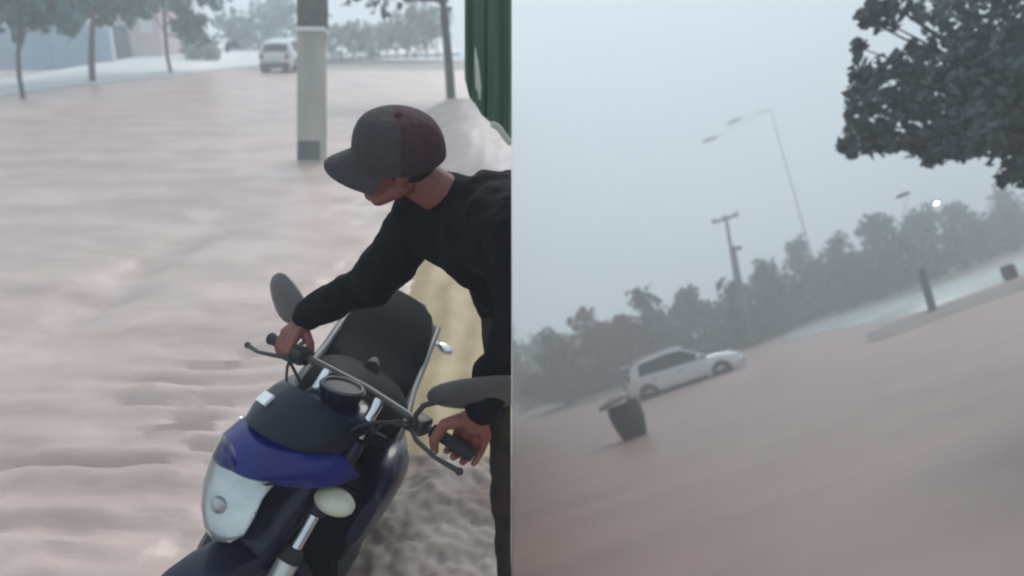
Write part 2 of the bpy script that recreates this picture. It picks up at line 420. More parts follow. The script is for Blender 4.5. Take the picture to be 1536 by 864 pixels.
# ------------------------------------------------------------------ cars
def make_car(name, label, M, L=4.4, Wd=1.78, hatch=True, wheel_sink=0., rear_cut=.0):
    root = thing(name, label, 'car', M)
    hw = Wd / 2
    # x: 0 rear .. L front ; stations (x, zlow, zbelt, half width at sill, at belt)
    st = [(0.0, .48, .88, .70, .66), (.10, .36, .97, .80, .78), (.45, .30, 1.00, .86, .84), (1.2, .27, .985, .88, .87), (2.2, .26, .96, .89, .88), (3.0, .27, .95, .89, .86),
          (3.55, .28, .93, .87, .81), (4.0, .31, .86, .84, .74), (4.28, .37, .76, .76, .66), (4.4, .46, .66, .62, .56)]
    q = L / 4.4; b = MB(); rings = []
    for x, z0, z1, w0, w1 in st:
        w0 *= hw / .89; w1 *= hw / .89; x *= q
        half = [(w0 * .9, z0), (w0, z0 + .12), (w0 * 1.0, (z0 + z1) / 2), ((w0 + w1) / 2 * 1.005, z1 - .12), (w1, z1 - .03), (w1 * .86, z1 + .015), (0, z1 + .035)]
        rings.append([Vector((x, y, z)) for y, z in half] + [Vector((x, -y, z)) for y, z in half[-2::-1]])
    b.loft(rings)
    # wheel wells: dark arches are separate parts
    b.build('body', 'white_paint', root)
    # cabin: glass loft plus roof and pillars
    cs = [(.12, .96, .70, .66), (.42, 1.36, .62, .60), (.75, 1.50, .60, .56), (1.7, 1.56, .60, .57), (2.35, 1.53, .60, .56), (2.75, 1.30, .64, .60), (3.18, .97, .70, .68)]
    rings = []; roof = []
    for x, z, wb, wt in cs:
        wb *= hw / .82; wt *= hw / .82; x *= q
        rings.append([Vector((x, wb * 1.13, .95)), Vector((x, wt * 1.03, z - .05)), Vector((x, 0, z)), Vector((x, -wt * 1.03, z - .05)), Vector((x, -wb * 1.13, .95))])
    MB().loft(rings, cap=True).build('window', 'car_glass', root)
    rf = []
    for x, z, wb, wt in cs[1:5]:
        wt *= hw / .82; x *= q
        rf.append([Vector((x, wt * 1.06, z - .075)), Vector((x, wt * 1.03, z + .005)), Vector((x, wt * .6, z + .03)), Vector((x, -wt * .6, z + .03)), Vector((x, -wt * 1.03, z + .005)), Vector((x, -wt * 1.06, z - .075))])
    MB().loft(rf).build('roof', 'white_paint', root)
    for sgn in (1, -1):
        P = MB()
        def pt(i, f=1.0):
            x, z, wb, wt = cs[i]; return Vector((x * q, sgn * wt * hw / .82 * 1.045, z - .05))
        P.tube([pt(4), pt(5), Vector((3.18 * q, sgn * .70 * hw / .82 * 1.13, .96))], .038, 6)
        P.build('pillar', 'white_paint', root)
        P = MB().add([Vector((.10, sgn * .80 * hw / .89, .95)), Vector((.62, sgn * .845 * hw / .89, .95)), pt(2) + Vector((-.02, sgn * .02, -.02)), pt(1) + Vector((0, sgn * .02, 0)),
                      Vector((.10, sgn * .70 * hw / .89, .95)), Vector((.62, sgn * .72 * hw / .89, .95)), pt(2) - Vector((.02, sgn * .1, .02)), pt(1) - Vector((0, sgn * .1, 0))],
                     [(0, 1, 2, 3), (7, 6, 5, 4), (0, 4, 5, 1), (1, 5, 6, 2), (2, 6, 7, 3), (3, 7, 4, 0)])
        P.build('pillar', 'white_paint', root)
        P = MB().box((1.72 * q, sgn * .665 * hw / .82 * 1.02, 1.22), (.07, .05, .56), R=Matrix.Rotation(sgn * .22, 3, 'X')); P.build('pillar', 'dark_plastic', root)
        mr = MB().ell((2.85 * q, sgn * (hw + .10), 1.04), (.09, .11, .075)); mr.build('wing_mirror', 'white_paint', root)
        for dx in (1.05, 2.0):
            dr = MB().box((dx * q + .1, sgn * (hw * .985), .80), (.17, .04, .035), bev=.01); dr.build('door_handle', 'dark_plastic', root)
        MB().box((2.0 * q, sgn * hw * .95, .30), (2.0 * q, .14, .12), bev=.02).build('sill', 'dark_plastic', root)
        MB().ell((4.17 * q, sgn * .62 * hw / .89, .72), (.2, .14, .085)).build('headlight', 'lens', root)
        MB().box((.03, sgn * .66 * hw / .89, .82), (.10, .2, .26), bev=.03).build('tail_light', 'red_lens', root)
        for x in (.80 * q, 3.52 * q):
            MB().torus((x, sgn * (hw - .08), .33), .30, .11, m=8, n=28).build('wheel_arch', 'dark_plastic', root)
            wh = MB().torus((x, sgn * (hw - .095), .33), .235, .095, m=10, n=28).build('wheel', 'rubber', root)
            rr = MB().ell((x, sgn * (hw - .06), .33), (.19, .05, .19))
            rr.build('rim', 'dark_plastic', wh)
    MB().box((.02, 0, .42), (.2, Wd * .86, .22), bev=.04).build('rear_bumper', 'dark_plastic', root)
    MB().box((4.33 * q, 0, .45), (.18, Wd * .66, .16), bev=.04).build('front_bumper', 'dark_plastic', root)
    MB().box((-.02, 0, .72), (.04, .5, .12), bev=.01).build('number_plate', 'white_wall', root)
    return root
# white car seen from behind, far up the flooded street
g = groundL(413, 109)
make_car('parked_car', 'small white car seen from behind far up the flooded street', ML @ T((g.x, g.y, -.10)) @ Rz(math.radians(84)), L=4.0, Wd=1.62)

# ------------------------------------------------------------------ motorcycle
BS = 1.0518
LB = T((-1.0038, 2.6195, -.0053)) @ Rz(-1.6169) @ Matrix.Rotation(-.535, 4, 'X') @ Matrix.Scale(BS, 4)
SP = Vector((.36, 0, .93)); STE = T(SP) @ Matrix.Rotation(-.6287, 4, Vector((-.45, 0, .9)).normalized()) @ T(-SP)
LS = LB @ STE
bbase = LB @ Vector((0, 0, 0))
moto = thing('motorcycle', 'dark blue motorcycle leaning in the muddy water, headlight towards the viewer', 'motorcycle', ML @ T(bbase))
def part(mb, name, m, steer=False, parent=moto, smooth=True):
    return mb.xf(LS if steer else LB).build(name, m, parent, cut='L', base=bbase, smooth=smooth, weld=False)
def sect(x, zc, w, h, zt=None, n=20, p=2.6, tilt=0):
    r = []
    for k in range(n):
        a = 2 * math.pi * k / n; c, s_ = math.cos(a), math.sin(a)
        r.append(Vector((x + tilt * s_, w * math.copysign(abs(c) ** (2 / p), c), zc + h * math.copysign(abs(s_) ** (2 / p), s_))))
    return r
# wheels
for x, st_ in ((-.62, False), (.68, True)):
    wl = MB().torus((x, 0, .30), .225, .02, m=8)
    wl.tube([(x, -.07, .30), (x, .07, .30)], .045, 12)
    for k in range(10):
        a = k * math.pi / 5; wl.tube([(x, .03, .30), (x + .22 * math.cos(a), 0, .30 + .22 * math.sin(a))], .008, 5)
    wo = part(wl, 'wheel', 'alloy', st_)
    part(MB().torus((x, 0, .30), .262, .042, m=10), 'tyre', 'rubber', st_, parent=wo)
# fuel tank, seat, panels
part(MB().loft([sect(.30, .82, .06, .07), sect(.26, .83, .135, .10), sect(.16, .835, .185, .125), sect(.04, .83, .195, .125), sect(-.08, .81, .17, .105), sect(-.16, .79, .13, .07)]), 'fuel_tank', 'black_paint')
st_ = [(-.04, .80, .10, .04), (-.10, .835, .15, .065), (-.22, .83, .17, .06), (-.36, .83, .18, .06), (-.46, .87, .175, .065), (-.62, .88, .165, .06), (-.76, .885, .14, .055), (-.84, .885, .09, .035)]
part(MB().loft([sect(x, z, w_, h) for x, z, w_, h in st_]), 'seat', 'vinyl')
part(MB().tube([(-.02, 0, .935), (-.15, 0, .90)], [.03, .02], 8), 'tank_strap', 'dark_plastic')
for s_ in (-1, 1):
    part(MB().loft([sect(.24, .80, .02, .05), sect(.10, .82, .022, .10), sect(-.2, .76, .02, .10), sect(-.5, .80, .02, .07), sect(-.8, .85, .015, .03)]).xf(T((0, s_ * .178, 0))), 'side_panel', 'grey_panel')
    # tank shroud, flares out ahead of the tank
    part(MB().loft([sect(.47, .74, .02, .09), sect(.40, .73, .05, .16), sect(.24, .68, .075, .21), sect(.04, .62, .06, .20), sect(-.14, .58, .02, .12)]).xf(T((0, s_ * .19, 0))), 'tank_shroud', 'navy_paint')
part(MB().tube([(-.45, .15, .86), (-.75, .15, .88), (-.88, .08, .89), (-.88, -.08, .89), (-.75, -.15, .88), (-.45, -.15, .86)], .012, 8), 'grab_rail', 'dark_plastic')
part(MB().box((-.90, 0, .84), (.10, .16, .09), bev=.02), 'tail_light', 'red_lens')
for s_ in (-1, 1):
    part(MB().tube([(-.80, s_ * .08, .80), (-.80, s_ * .24, .80)], .012, 8).ell((-.80, s_ * .25, .80), (.03, .04, .02)), 'turn_signal', 'chrome')
for p_ in ([(-.40, .12, .52), (-.40, .30, .50)], [(-.33, -.12, .32), (-.33, -.34, .31)], [(-.33, .12, .32), (-.33, .34, .31)]):
    part(MB().tube(p_, .014, 8), 'footpeg', 'chrome')
part(MB().box((.34, .02, .55), (.16, .38, .50), bev=.06), 'radiator_cover', 'black_paint')
part(MB().tube([(.34, .10, .62), (.42, .20, .50), (.42, .25, .32), (.34, .20, .16), (.22, .10, .14)], .018, 10), 'crash_bar', 'black_paint')
eng = MB().box((.10, .03, .36), (.50, .46, .36), bev=.06)
for i in range(7): eng.box((.18 + .01 * i, 0, .50 + .025 * i), (.20, .24, .010))
part(eng, 'engine', 'dark_plastic')
part(MB().tube([(.33, 0, .86), (.28, .06, .60), (.22, .10, .24), (-.3, .12, .24), (-.42, .11, .60), (-.85, .10, .80)], .022, 8).tube([(.33, 0, .86), (.28, -.06, .60), (.22, -.10, .24), (-.3, -.12, .24), (-.42, -.11, .60), (-.85, -.10, .80)], .022, 8)
     .tube([(-.3, .09, .30), (-.62, .10, .30)], .022, 8).tube([(-.3, -.09, .30), (-.62, -.10, .30)], .022, 8), 'frame', 'black_paint')
part(MB().tube([(.22, -.08, .42), (.28, -.12, .24), (-.1, -.16, .20), (-.4, -.19, .24), (-.95, -.2, .34)], [.022, .022, .024, .045, .05], 12), 'exhaust_pipe', 'chrome')
part(MB().box((.05, 0, .60), (.42, .30, .22), bev=.05), 'battery_cover', 'navy_paint')
# steered front end
ax = Vector((.45, 0, -.9)).normalized()
for s_ in (-1, 1):
    a0 = Vector((.375, s_ * .105, 1.01)); a1 = a0 + ax * .46; a2 = a0 + ax * .80
    part(MB().tube([a0 - ax * .05, a0 - ax * .04, a0 + ax * .07], [.014, .017, .017], 12), 'fork_cap', 'chrome', True)
    part(MB().tube([a0 + ax * .08, a0 + ax * .10, a0 + ax * .30, a0 + ax * .31], [.022, .030, .030, .022], 12), 'fork_cover', 'navy_paint', True)
    part(MB().tube([a0 + ax * .30, a1], [.017, .017], 12), 'fork_tube', 'chrome', True)
    part(MB().tube([a1 - ax * .02, a1, a2], [.030, .032, .030], 12), 'fork_leg', 'alloy', True)
    part(MB().tube([a1 - ax * .05, a1 - ax * .04, a1 - ax * .01, a1], [.024, .031, .031, .027], 12), 'fork_gaiter', 'rubber', True)
part(MB().box((.345, 0, .935), (.09, .28, .035), R=Matrix.Rotation(-.46, 3, 'Y'), bev=.012).box((.42, 0, .77), (.09, .27, .035), R=Matrix.Rotation(-.46, 3, 'Y'), bev=.012), 'triple_clamp', 'black_paint', True)
part(MB().tube([(.30, -.40, 1.02), (.33, -.26, 1.04)] + [(.31, -.13, 1.035), (.29, 0, 1.03), (.31, .13, 1.035)] + [(.33, .26, 1.04), (.30, .40, 1.02)], .0125, 10), 'handlebar', 'mirror_back', True)
GR = {}
for s_ in (-1, 1):
    g0, g1 = Vector((.325, s_ * .285, 1.037)), Vector((.298, s_ * .415, 1.019))
    part(MB().tube([g0, g0.lerp(g1, .05), g0.lerp(g1, .95), g1], [.021, .018, .018, .021], 12), 'grip', 'rubber', True)
    GR[s_] = (LS @ g0, LS @ g1)
    part(MB().box((.335, s_ * .245, 1.04), (.055, .055, .05), bev=.012), 'switch_housing', 'dark_plastic', True)
    part(MB().tube([(.36, s_ * .235, 1.035), (.40, s_ * .29, 1.03), (.395, s_ * .36, 1.01), (.375, s_ * .43, 1.0)], [.008, .007, .006, .008], 8).ell((.375, s_ * .432, 1.0), (.011, .011, .011)), 'brake_lever' if s_ < 0 else 'clutch_lever', 'dark_plastic', True)
# mirrors: plates seen from their dark backs
def mirror(c, ax_l, ax_s, stem):
    n = ax_l.cross(ax_s).normalized(); mb = MB(); rings = []
    for t, kk in ((-.014, .55), (-.010, .86), (0, 1.), (.008, .97), (.012, .85)):
        ring = []
        for k in range(24):
            a = 2 * math.pi * k / 24; cx = math.copysign(abs(math.cos(a)) ** .75, math.cos(a)); sx = math.copysign(abs(math.sin(a)) ** .75, math.sin(a))
            wv = 1 - .22 * cx
            ring.append(c + ax_l * cx * kk + ax_s * sx * kk * wv + n * t)
        rings.append(ring)
    mb.loft(rings)
    return mb, MB().tube(stem, [.008] * (len(stem) - 1) + [.011], 8)
LSi = LS.inverted()
def from_img(px, py, z): return LSi @ camL(px, py, z)
gz = lambda s_: (((GR[s_][0] + GR[s_][1]) / 2) - CAM).dot(XL_ @ Vector((0, 0, -1)))
zr = gz(-1) + .02; zl = gz(1)
c = from_img(429, 446, zr); al = from_img(413, 411, zr + .03) - c; as_ = from_img(447, 436, zr - .05) - c
m1, s1 = mirror(c, al, as_, [LSi @ GR[-1][0].lerp(LSi.inverted() @ (LSi @ GR[-1][0]), .0), from_img(457, 512, zr), from_img(452, 488, zr), from_img(443, 470, zr)])
mo = part(m1, 'mirror', 'mirror_back', True); part(s1, 'stem', 'dark_plastic', True, parent=mo)
c = from_img(712, 591, zl - .14); al = from_img(640, 594, zl - .08) - c; as_ = from_img(716, 569, zl - .22) - c
m1, s1 = mirror(c, al, as_, [LSi @ GR[1][0], from_img(622, 645, zl), from_img(624, 622, zl), from_img(636, 608, zl - .02), from_img(668, 598, zl - .10)])
mo = part(m1, 'mirror', 'mirror_back', True); part(s1, 'stem', 'dark_plastic', True, parent=mo)
for pts_ in ([(.36, -.24, 1.03), (.45, -.20, 1.07), (.52, -.10, 1.02), (.50, -.03, .90)], [(.37, .24, 1.03), (.46, .21, 1.08), (.50, .12, 1.03), (.44, .06, .88)], [(.35, .25, 1.02), (.40, .26, 1.08), (.42, .16, 1.06), (.36, .10, .90)], [(.35, -.25, 1.02), (.41, -.27, 1.07), (.43, -.16, 1.05), (.36, -.10, .90)]):
    part(MB().tube([Vector(pts_[0]).lerp(Vector(pts_[1]), .0)] + [((1 - t) ** 3 * Vector(pts_[0]) + 3 * t * (1 - t) ** 2 * Vector(pts_[1]) + 3 * t * t * (1 - t) * Vector(pts_[2]) + t ** 3 * Vector(pts_[3])) for t in [i / 10 for i in range(1, 11)]], .0048, 6), 'control_cable', 'rubber', True)
# instrument
tl = Matrix.Rotation(.55, 3, 'Y')
i_ = part(MB().tube([Vector((.40, 0, 1.025)) - Vector((-.06, 0, 1.0)) * .03, Vector((.40, 0, 1.025)) + Vector((-.06, 0, 1.0)) * .03], [.05, .068], 20), 'instrument', 'navy_paint', True)
part(MB().loft([sect(.50, .93, .09, .03), sect(.45, .965, .125, .035), sect(.38, .985, .13, .035), sect(.33, .99, .09, .025)]), 'dash_panel', 'navy_paint', True)
cI = Vector((.40, 0, 1.025)) + Vector((-.06, 0, 1.0)) * .032
rg = MB(); nn = Vector((-.06, 0, 1.0)).normalized(); sv = Vector((0, 1, 0)); tv = nn.cross(sv)
rg.tube([cI + (sv * math.cos(a) + tv * math.sin(a)) * .058 for a in [2 * math.pi * k / 28 for k in range(29)]], .0065, 8, cap=False)
part(rg, 'bezel', 'mirror_back', True, parent=i_)
part(MB().tube([cI - nn * .004, cI - nn * .001], [.056, .056], 24), 'dial', 'visor', True, parent=i_)
# headlight, cowl, visor
hc = Vector((.715, -.015, .795))
# swept headlight: rounded at its foot, drawn up into points towards the cowl
HO = [(333, 652), (318, 682), (305, 722), (301, 760), (306, 792), (322, 811), (345, 814), (366, 803), (382, 775), (394, 748), (418, 718), (392, 706), (362, 690), (346, 664)]
hx_, hy_ = 346, 745
def head_ring(kk, zz, ox=0, oy=0): return [from_img(hx_ + ox + (x - hx_) * kk, hy_ + oy + (y - hy_) * kk, zz) for x, y in HO]
zc_ = 2.20
gl = MB().loft([head_ring(.90, zc_ + .05), head_ring(1.0, zc_), head_ring(.97, zc_ - .03), head_ring(.80, zc_ - .058), head_ring(.52, zc_ - .075), head_ring(.2, zc_ - .083)])
part(gl, 'headlight', 'head_glass', True)
bw = MB().loft([head_ring(.985, zc_ + .0), head_ring(1.01, zc_ + .03), head_ring(.9, zc_ + .10), head_ring(.6, zc_ + .16)])
part(bw, 'headlight_shell', 'white_trim', True)
bw = MB(); bw.loft([head_ring(.95, zc_ - .004), head_ring(.80, zc_ + .03), head_ring(.45, zc_ + .055, -4, 4), head_ring(.15, zc_ + .06, -4, 4)])
part(bw, 'reflector', 'reflector', True)
part(MB().ell(from_img(338, 752, zc_ + .0), (.014, .019, .023), n=16, m=10), 'bulb_shield', 'alloy', True)
for px_, py_ in ((352, 690), (372, 768)):
    part(MB().ell(from_img(px_, py_, zc_ + .004), (.012, .012, .018), n=12, m=8), 'side_bulb', 'chrome', True)
def cowl_ring(x, z, w_, h, n=14):
    return [Vector((x - .10 * (1 - math.sin(math.pi * k / (n - 1))), -.02 + w_ * math.cos(math.pi * k / (n - 1)), z + h * math.sin(math.pi * k / (n - 1)))) for k in range(n)]
cw = MB(); o_ = [cowl_ring(.755, .865, .10, .025), cowl_ring(.712, .866, .15, .058), cowl_ring(.635, .868, .18, .088), cowl_ring(.545, .874, .185, .104)]
i2 = [[v * 1 - Vector((.012, 0, .012)) for v in r] for r in o_[::-1]]
rings = o_ + i2 + [o_[0]]
cw.loft(rings, cap=False, closed=False)
part(cw, 'headlight_cowl', 'blue_paint', True)
vz = MB(); o_ = [cowl_ring(.665, .935, .12, .030), cowl_ring(.62, .94, .155, .055), cowl_ring(.575, .955, .16, .072), cowl_ring(.525, .985, .145, .070)]
i2 = [[v - Vector((.006, 0, .004)) for v in r] for r in o_[::-1]]
vz.loft(o_ + i2 + [o_[0]], cap=False, closed=False)
part(vz, 'windshield', 'visor', True)
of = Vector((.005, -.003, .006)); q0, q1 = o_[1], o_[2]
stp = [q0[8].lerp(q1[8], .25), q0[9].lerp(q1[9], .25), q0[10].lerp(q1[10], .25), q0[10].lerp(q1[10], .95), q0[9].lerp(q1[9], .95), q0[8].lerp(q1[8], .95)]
part(MB().add([v + of for v in stp] + [v - of * .2 for v in stp], [(0, 1, 4, 5), (1, 2, 3, 4), (11, 10, 7, 6), (10, 9, 8, 7), (0, 6, 7, 1), (1, 7, 8, 2), (2, 8, 9, 3), (3, 9, 10, 4), (4, 10, 11, 5), (5, 11, 6, 0)]), 'visor_highlight', 'white_trim', True)  # white patch laid on the visor as a painted highlight
for s_ in (-1, 1):
    ts = part(MB().tube([(.48, s_ * .06, .80), (.49, s_ * .12, .80)], .012, 8), 'turn_signal', 'dark_plastic', True)
    part(MB().ell((.505, s_ * .155, .80), (.045, .062, .036), R=Matrix.Rotation(s_ * .2, 3, 'Z')), 'signal_lens', 'signal_lens', True, parent=ts)
# front mudguard between the fork legs
fm = MB(); rr = []
for k in range(15):
    a = math.radians(-25 + 175 * k / 14); cx, cz = .68, .30
    R_ = .335
    rr.append([Vector((cx + (R_ - d) * math.cos(a), y, cz + (R_ - d) * math.sin(a))) for y, d in ((-.07, .05), (-.062, .012), (-.03, 0), (.03, 0), (.062, .012), (.07, .05), (.058, .05), (.05, .022), (-.05, .022), (-.058, .05))])
fm.loft(rr); part(fm, 'front_mudguard', 'navy_paint', True)
part(MB().loft([sect(.47, .80, .085, .10), sect(.58, .66, .075, .09), sect(.66, .56, .06, .06)]), 'headlight_stay', 'navy_paint', True)

# ------------------------------------------------------------------ person
def round_cone(mb, a, b_, ra, rb, n=16):
    a = Vector(a); b_ = Vector(b_); t = (b_ - a); Ln = t.length; t.normalize(); ref = t.orthogonal().normalized(); bb = t.cross(ref)
    rings = []
    for k in range(5):
        th = math.pi / 2 * (1 - k / 4) * .98; rings.append((a - t * ra * math.sin(th), ra * math.cos(th)))
    for k in range(5):
        th = math.pi / 2 * (k / 4) * .98; rings.append((b_ + t * rb * math.sin(th), rb * math.cos(th)))
    mb.loft([[p + (ref * math.cos(q) + bb * math.sin(q)) * r for q in (2 * math.pi * j / n for j in range(n))] for p, r in rings])
def chain(mb, pts, rads):
    for i in range(len(pts) - 1): round_cone(mb, pts[i], pts[i + 1], rads[i], rads[i + 1])
def remesh(mb, voxel, smooth_it, name, m, parent, base, disp=None):
    me = bpy.data.meshes.new(name + '_source'); me.from_pydata([tuple(v) for v in mb.v], [], mb.f)
    bm = bmesh.new(); bm.from_mesh(me); bmesh.ops.recalc_face_normals(bm, faces=bm.faces); bm.to_mesh(me); bm.free()
    o = bpy.data.objects.new(name + '_source', me); col.objects.link(o)
    r = o.modifiers.new('r', 'REMESH'); r.mode = 'VOXEL'; r.voxel_size = voxel
    s_ = o.modifiers.new('s', 'SMOOTH'); s_.iterations = smooth_it; s_.factor = .5
    dg = bpy.context.evaluated_depsgraph_get(); dg.update()
    me2 = bpy.data.meshes.new_from_object(o.evaluated_get(dg))
    bpy.data.objects.remove(o); bpy.data.meshes.remove(me)
    bm = bmesh.new(); bm.from_mesh(me2)
    if disp:
        bm.normal_update()
        for v in bm.verts: v.co += v.normal * disp(v.co)
    trim(bm, 'L', {'body': .012, 'trousers': .004}.get(name, .002))
    bmesh.ops.translate(bm, vec=-Vector(base), verts=bm.verts)
    bm.to_mesh(me2); bm.free(); me2.name = name; me2.materials.clear()
    return link(name, me2, m, parent)

rsh = camL(640, 322, 2.34); relb = camL(562, 420, 2.50); lsh = camL(788, 352, 2.02); lelb = camL(782, 500, 2.10)
g0, g1 = GR[-1]; rgrip = g0.lerp(g1, .5); 
h0, h1 = GR[1]; lgrip = h0.lerp(h1, .52)
hd = camL(592, 236, 2.14)                      # centre of the skull
Fc = Vector((-.95, -.16, -.05)).normalized()    # where the face looks
Sd = Fc.cross(Vector((-.15, -.52, 1))).normalized()   # to the wearer's right
Up = Sd.cross(Fc).normalized()
HR = Matrix((Fc, -Sd, Up)).transposed()        # head axes x forward, y left, z up
nk0 = camL(690, 310, 2.24); nk1 = hd + HR @ Vector((-.045, 0, -.06))
pel = camL(1080, 470, 2.55); mid = camL(930, 390, 2.35); chest = camL(745, 350, 2.24)
pbase = Vector((-.002, 2.55, bank_h(-.05, 2.55)))
person = thing('person', 'person in a dark cap and black long sleeves bent over holding the motorcycle handlebars', 'person', ML @ T(pbase))
body = MB(); nails = []
def hand(grip0, grip1, wrist, side, body, scale=1.0):
    """fingers wrapped over the grip: grip0 the inner end; the wrist lies behind"""
    axis = (grip1 - grip0).normalized(); c0 = (grip0 + grip1) / 2
    back = (wrist - c0); back = (back - axis * back.dot(axis)).normalized()      # towards the wrist
    tn = axis.cross(back)
    if tn.z < 0: tn = -tn                                                        # over the top
    ang = lambda a, r: back * math.cos(a) * r + tn * math.sin(a) * r
    rg_ = .030 * scale
    offs = [.034, .0115, -.0115, -.033]; lens = [2.05, 2.3, 2.2, 1.75]; rr_ = [.0098, .0100, .0096, .0084]
    for o_, ln, fr in zip(offs, lens, rr_):
        p0 = c0 - axis * o_ * scale
        arc = [p0 + ang(.62, rg_ * 1.65)]
        for k in range(6): arc.append(p0 + ang(1.05 + ln * k / 5, rg_ * (1.12 - .03 * k)))
        chain(body, arc, [fr * 1.15 * scale, fr * 1.18 * scale, fr * scale, fr * 1.08 * scale, fr * .95 * scale, fr * .95 * scale, fr * .85 * scale])
        tip = p0 + ang(1.05 + ln * .93, rg_ * .96 + fr * .93 * scale); nails.append((tip, ang(1.05 + ln * .93, 1.), axis))
    # palm
    for o_ in (.034, .012, -.012, -.031):
        p0 = c0 - axis * o_ * scale
        chain(body, [p0 + ang(.62, rg_ * 1.65), c0 - axis * o_ * .6 * scale + back * .072 * scale + tn * .014], [.0135 * scale, .017 * scale])
    # thumb leaves the side of the palm and closes under the grip
    t0 = c0 - axis * .030 * scale + back * .062 * scale + tn * .002
    t1 = c0 - axis * .056 * scale + back * .040 * scale - tn * .012; t2 = c0 - axis * .060 * scale + back * .006 - tn * .030 * scale; t3 = c0 - axis * .050 * scale - back * .020 * scale - tn * .030 * scale
    chain(body, [t0, t1, t2, t3], [.017 * scale, .0135 * scale, .0115 * scale, .0095 * scale])
    nails.append((t3 - tn * .009 * scale, -tn, axis))
    wp = c0 + back * .105 * scale + tn * .016
    chain(body, [c0 + back * .07 * scale + tn * .014, wp], [.026 * scale, .027 * scale])
    return wp
gd = (g1 - g0) * .42; rw = hand(g0 - gd, g1 - gd, relb, -1, body, 1.08)
lw = hand(h0.lerp(h1, .25), h1 + (h1 - h0) * .25, lelb, 1, body, 1.3)
chain(body, [rsh, relb, rw], [.055, .042, .028]); chain(body, [lsh, lelb, lw], [.055, .045, .031])
chain(body, [rsh, chest, lsh], [.07, .10, .07]); chain(body, [chest, mid], [.12, .10]); chain(body, [chest, nk0, nk1], [.09, .062, .060])
hip = camL(776, 452, 2.52); knee = camL(779, 640, 2.42); gl_ = groundL(783, 700); foot = Vector((knee.x + .0, knee.y + .10, bank_h(-.05, 2.8) + .05))
chain(body, [chest, hip, knee, foot + Vector((0, 0, .06))], [.10, .09, .065, .045])
# head: skull, face, jaw, nose, brow, ears, lips
def hp(x, y, z): return hd + HR @ Vector((x, y, z))
body.ell(hp(-.012, 0, .02), (.098, .076, .098), R=HR); body.ell(hp(.040, 0, -.035), (.058, .060, .085), R=HR)
chain(body, [hp(-.02, .055, -.055), hp(.055, .022, -.115)], [.026, .022]); chain(body, [hp(-.02, -.055, -.055), hp(.055, -.022, -.115)], [.026, .022])
body.ell(hp(.066, 0, -.112), (.028, .030, .022), R=HR)
chain(body, [hp(.090, 0, .012), hp(.116, 0, -.030)], [.010, .015]); body.ell(hp(.104, .013, -.034), (.011, .009, .008), R=HR); body.ell(hp(.104, -.013, -.034), (.011, .009, .008), R=HR)
for s_ in (-1, 1):
    chain(body, [hp(.088, s_ * .012, .022), hp(.070, s_ * .048, .020)], [.009, .008])
    body.ell(hp(.068, s_ * .040, -.030), (.022, .020, .018), R=HR)
    body.ell(hp(-.012, s_ * .078, -.015), (.018, .010, .030), R=HR)
body.ell(hp(.094, 0, -.066), (.012, .024, .007), R=HR); body.ell(hp(.092, 0, -.079), (.012, .022, .008), R=HR)
remesh(body, .0036, 3, 'body', 'skin', person, pbase)
for s_ in (-1, 1):
    ey = MB().ell(hp(.074, s_ * .031, .000), (.011, .013, .008), R=HR, n=12, m=8); ey.build('eye', 'white_trim', person, cut='L', base=pbase)
    MB().ell(hp(.0835, s_ * .031, .000), (.003, .006, .006), R=HR, n=10, m=6).build('iris', 'hair', person, cut='L', base=pbase)
for tip, nrm, ax_ in nails:
    nrm = nrm.normalized(); q_ = ax_.cross(nrm).normalized(); NR = Matrix((ax_, q_, nrm)).transposed()
    MB().ell(tip, (.0055, .007, .0022), R=NR, n=10, m=6).build('fingernail', 'nail', person, cut='L', base=pbase)
# hair below the cap at the back
hb_ = MB().ell(hp(-.030, 0, .004), (.086, .082, .075), R=HR, n=24, m=14); hb_.build('hair', 'hair', person, cut='L', base=pbase)
# shirt
sh = MB()
cuffR = rw.lerp(relb, .06); cuffL = lw.lerp(lelb, .06)
chain(sh, [rsh, relb, cuffR], [.092, .076, .050]); chain(sh, [lsh, lelb, cuffL], [.098, .080, .054])
chain(sh, [rsh, chest, lsh], [.105, .165, .12]); chain(sh, [chest, hip], [.15, .125]); chain(sh, [chest, mid, pel], [.175, .19, .19])
chain(sh, [rsh + Vector((.05, 0, .03)), nk0 + Vector((0, 0, -.01))], [.10, .092]); chain(sh, [nk0, chest], [.092, .16])
tr_ = MB(); chain(tr_, [hip, knee, foot + Vector((0, 0, .09))], [.118, .096, .075])
def wr(p):
    return .010 * fbm(p.x * 9, p.y * 9 + p.z * 4, p.z * 9) + .005 * math.sin(42 * (p.z + .6 * p.x) + 3 * fbm(p.x * 5, p.y * 5, 2.))
remesh(sh, .009, 6, 'shirt', 'shirt', person, pbase, wr)
remesh(tr_, .010, 5, 'trousers', 'trousers', person, pbase, lambda p: .008 * fbm(p.x * 8, p.y * 8, p.z * 12))
bt = MB(); chain(bt, [foot + Vector((0, .05, .03)), foot + Vector((-.03, -.14, -.01))], [.055, .042]); remesh(bt, .008, 3, 'boot', 'rubber', person, pbase)
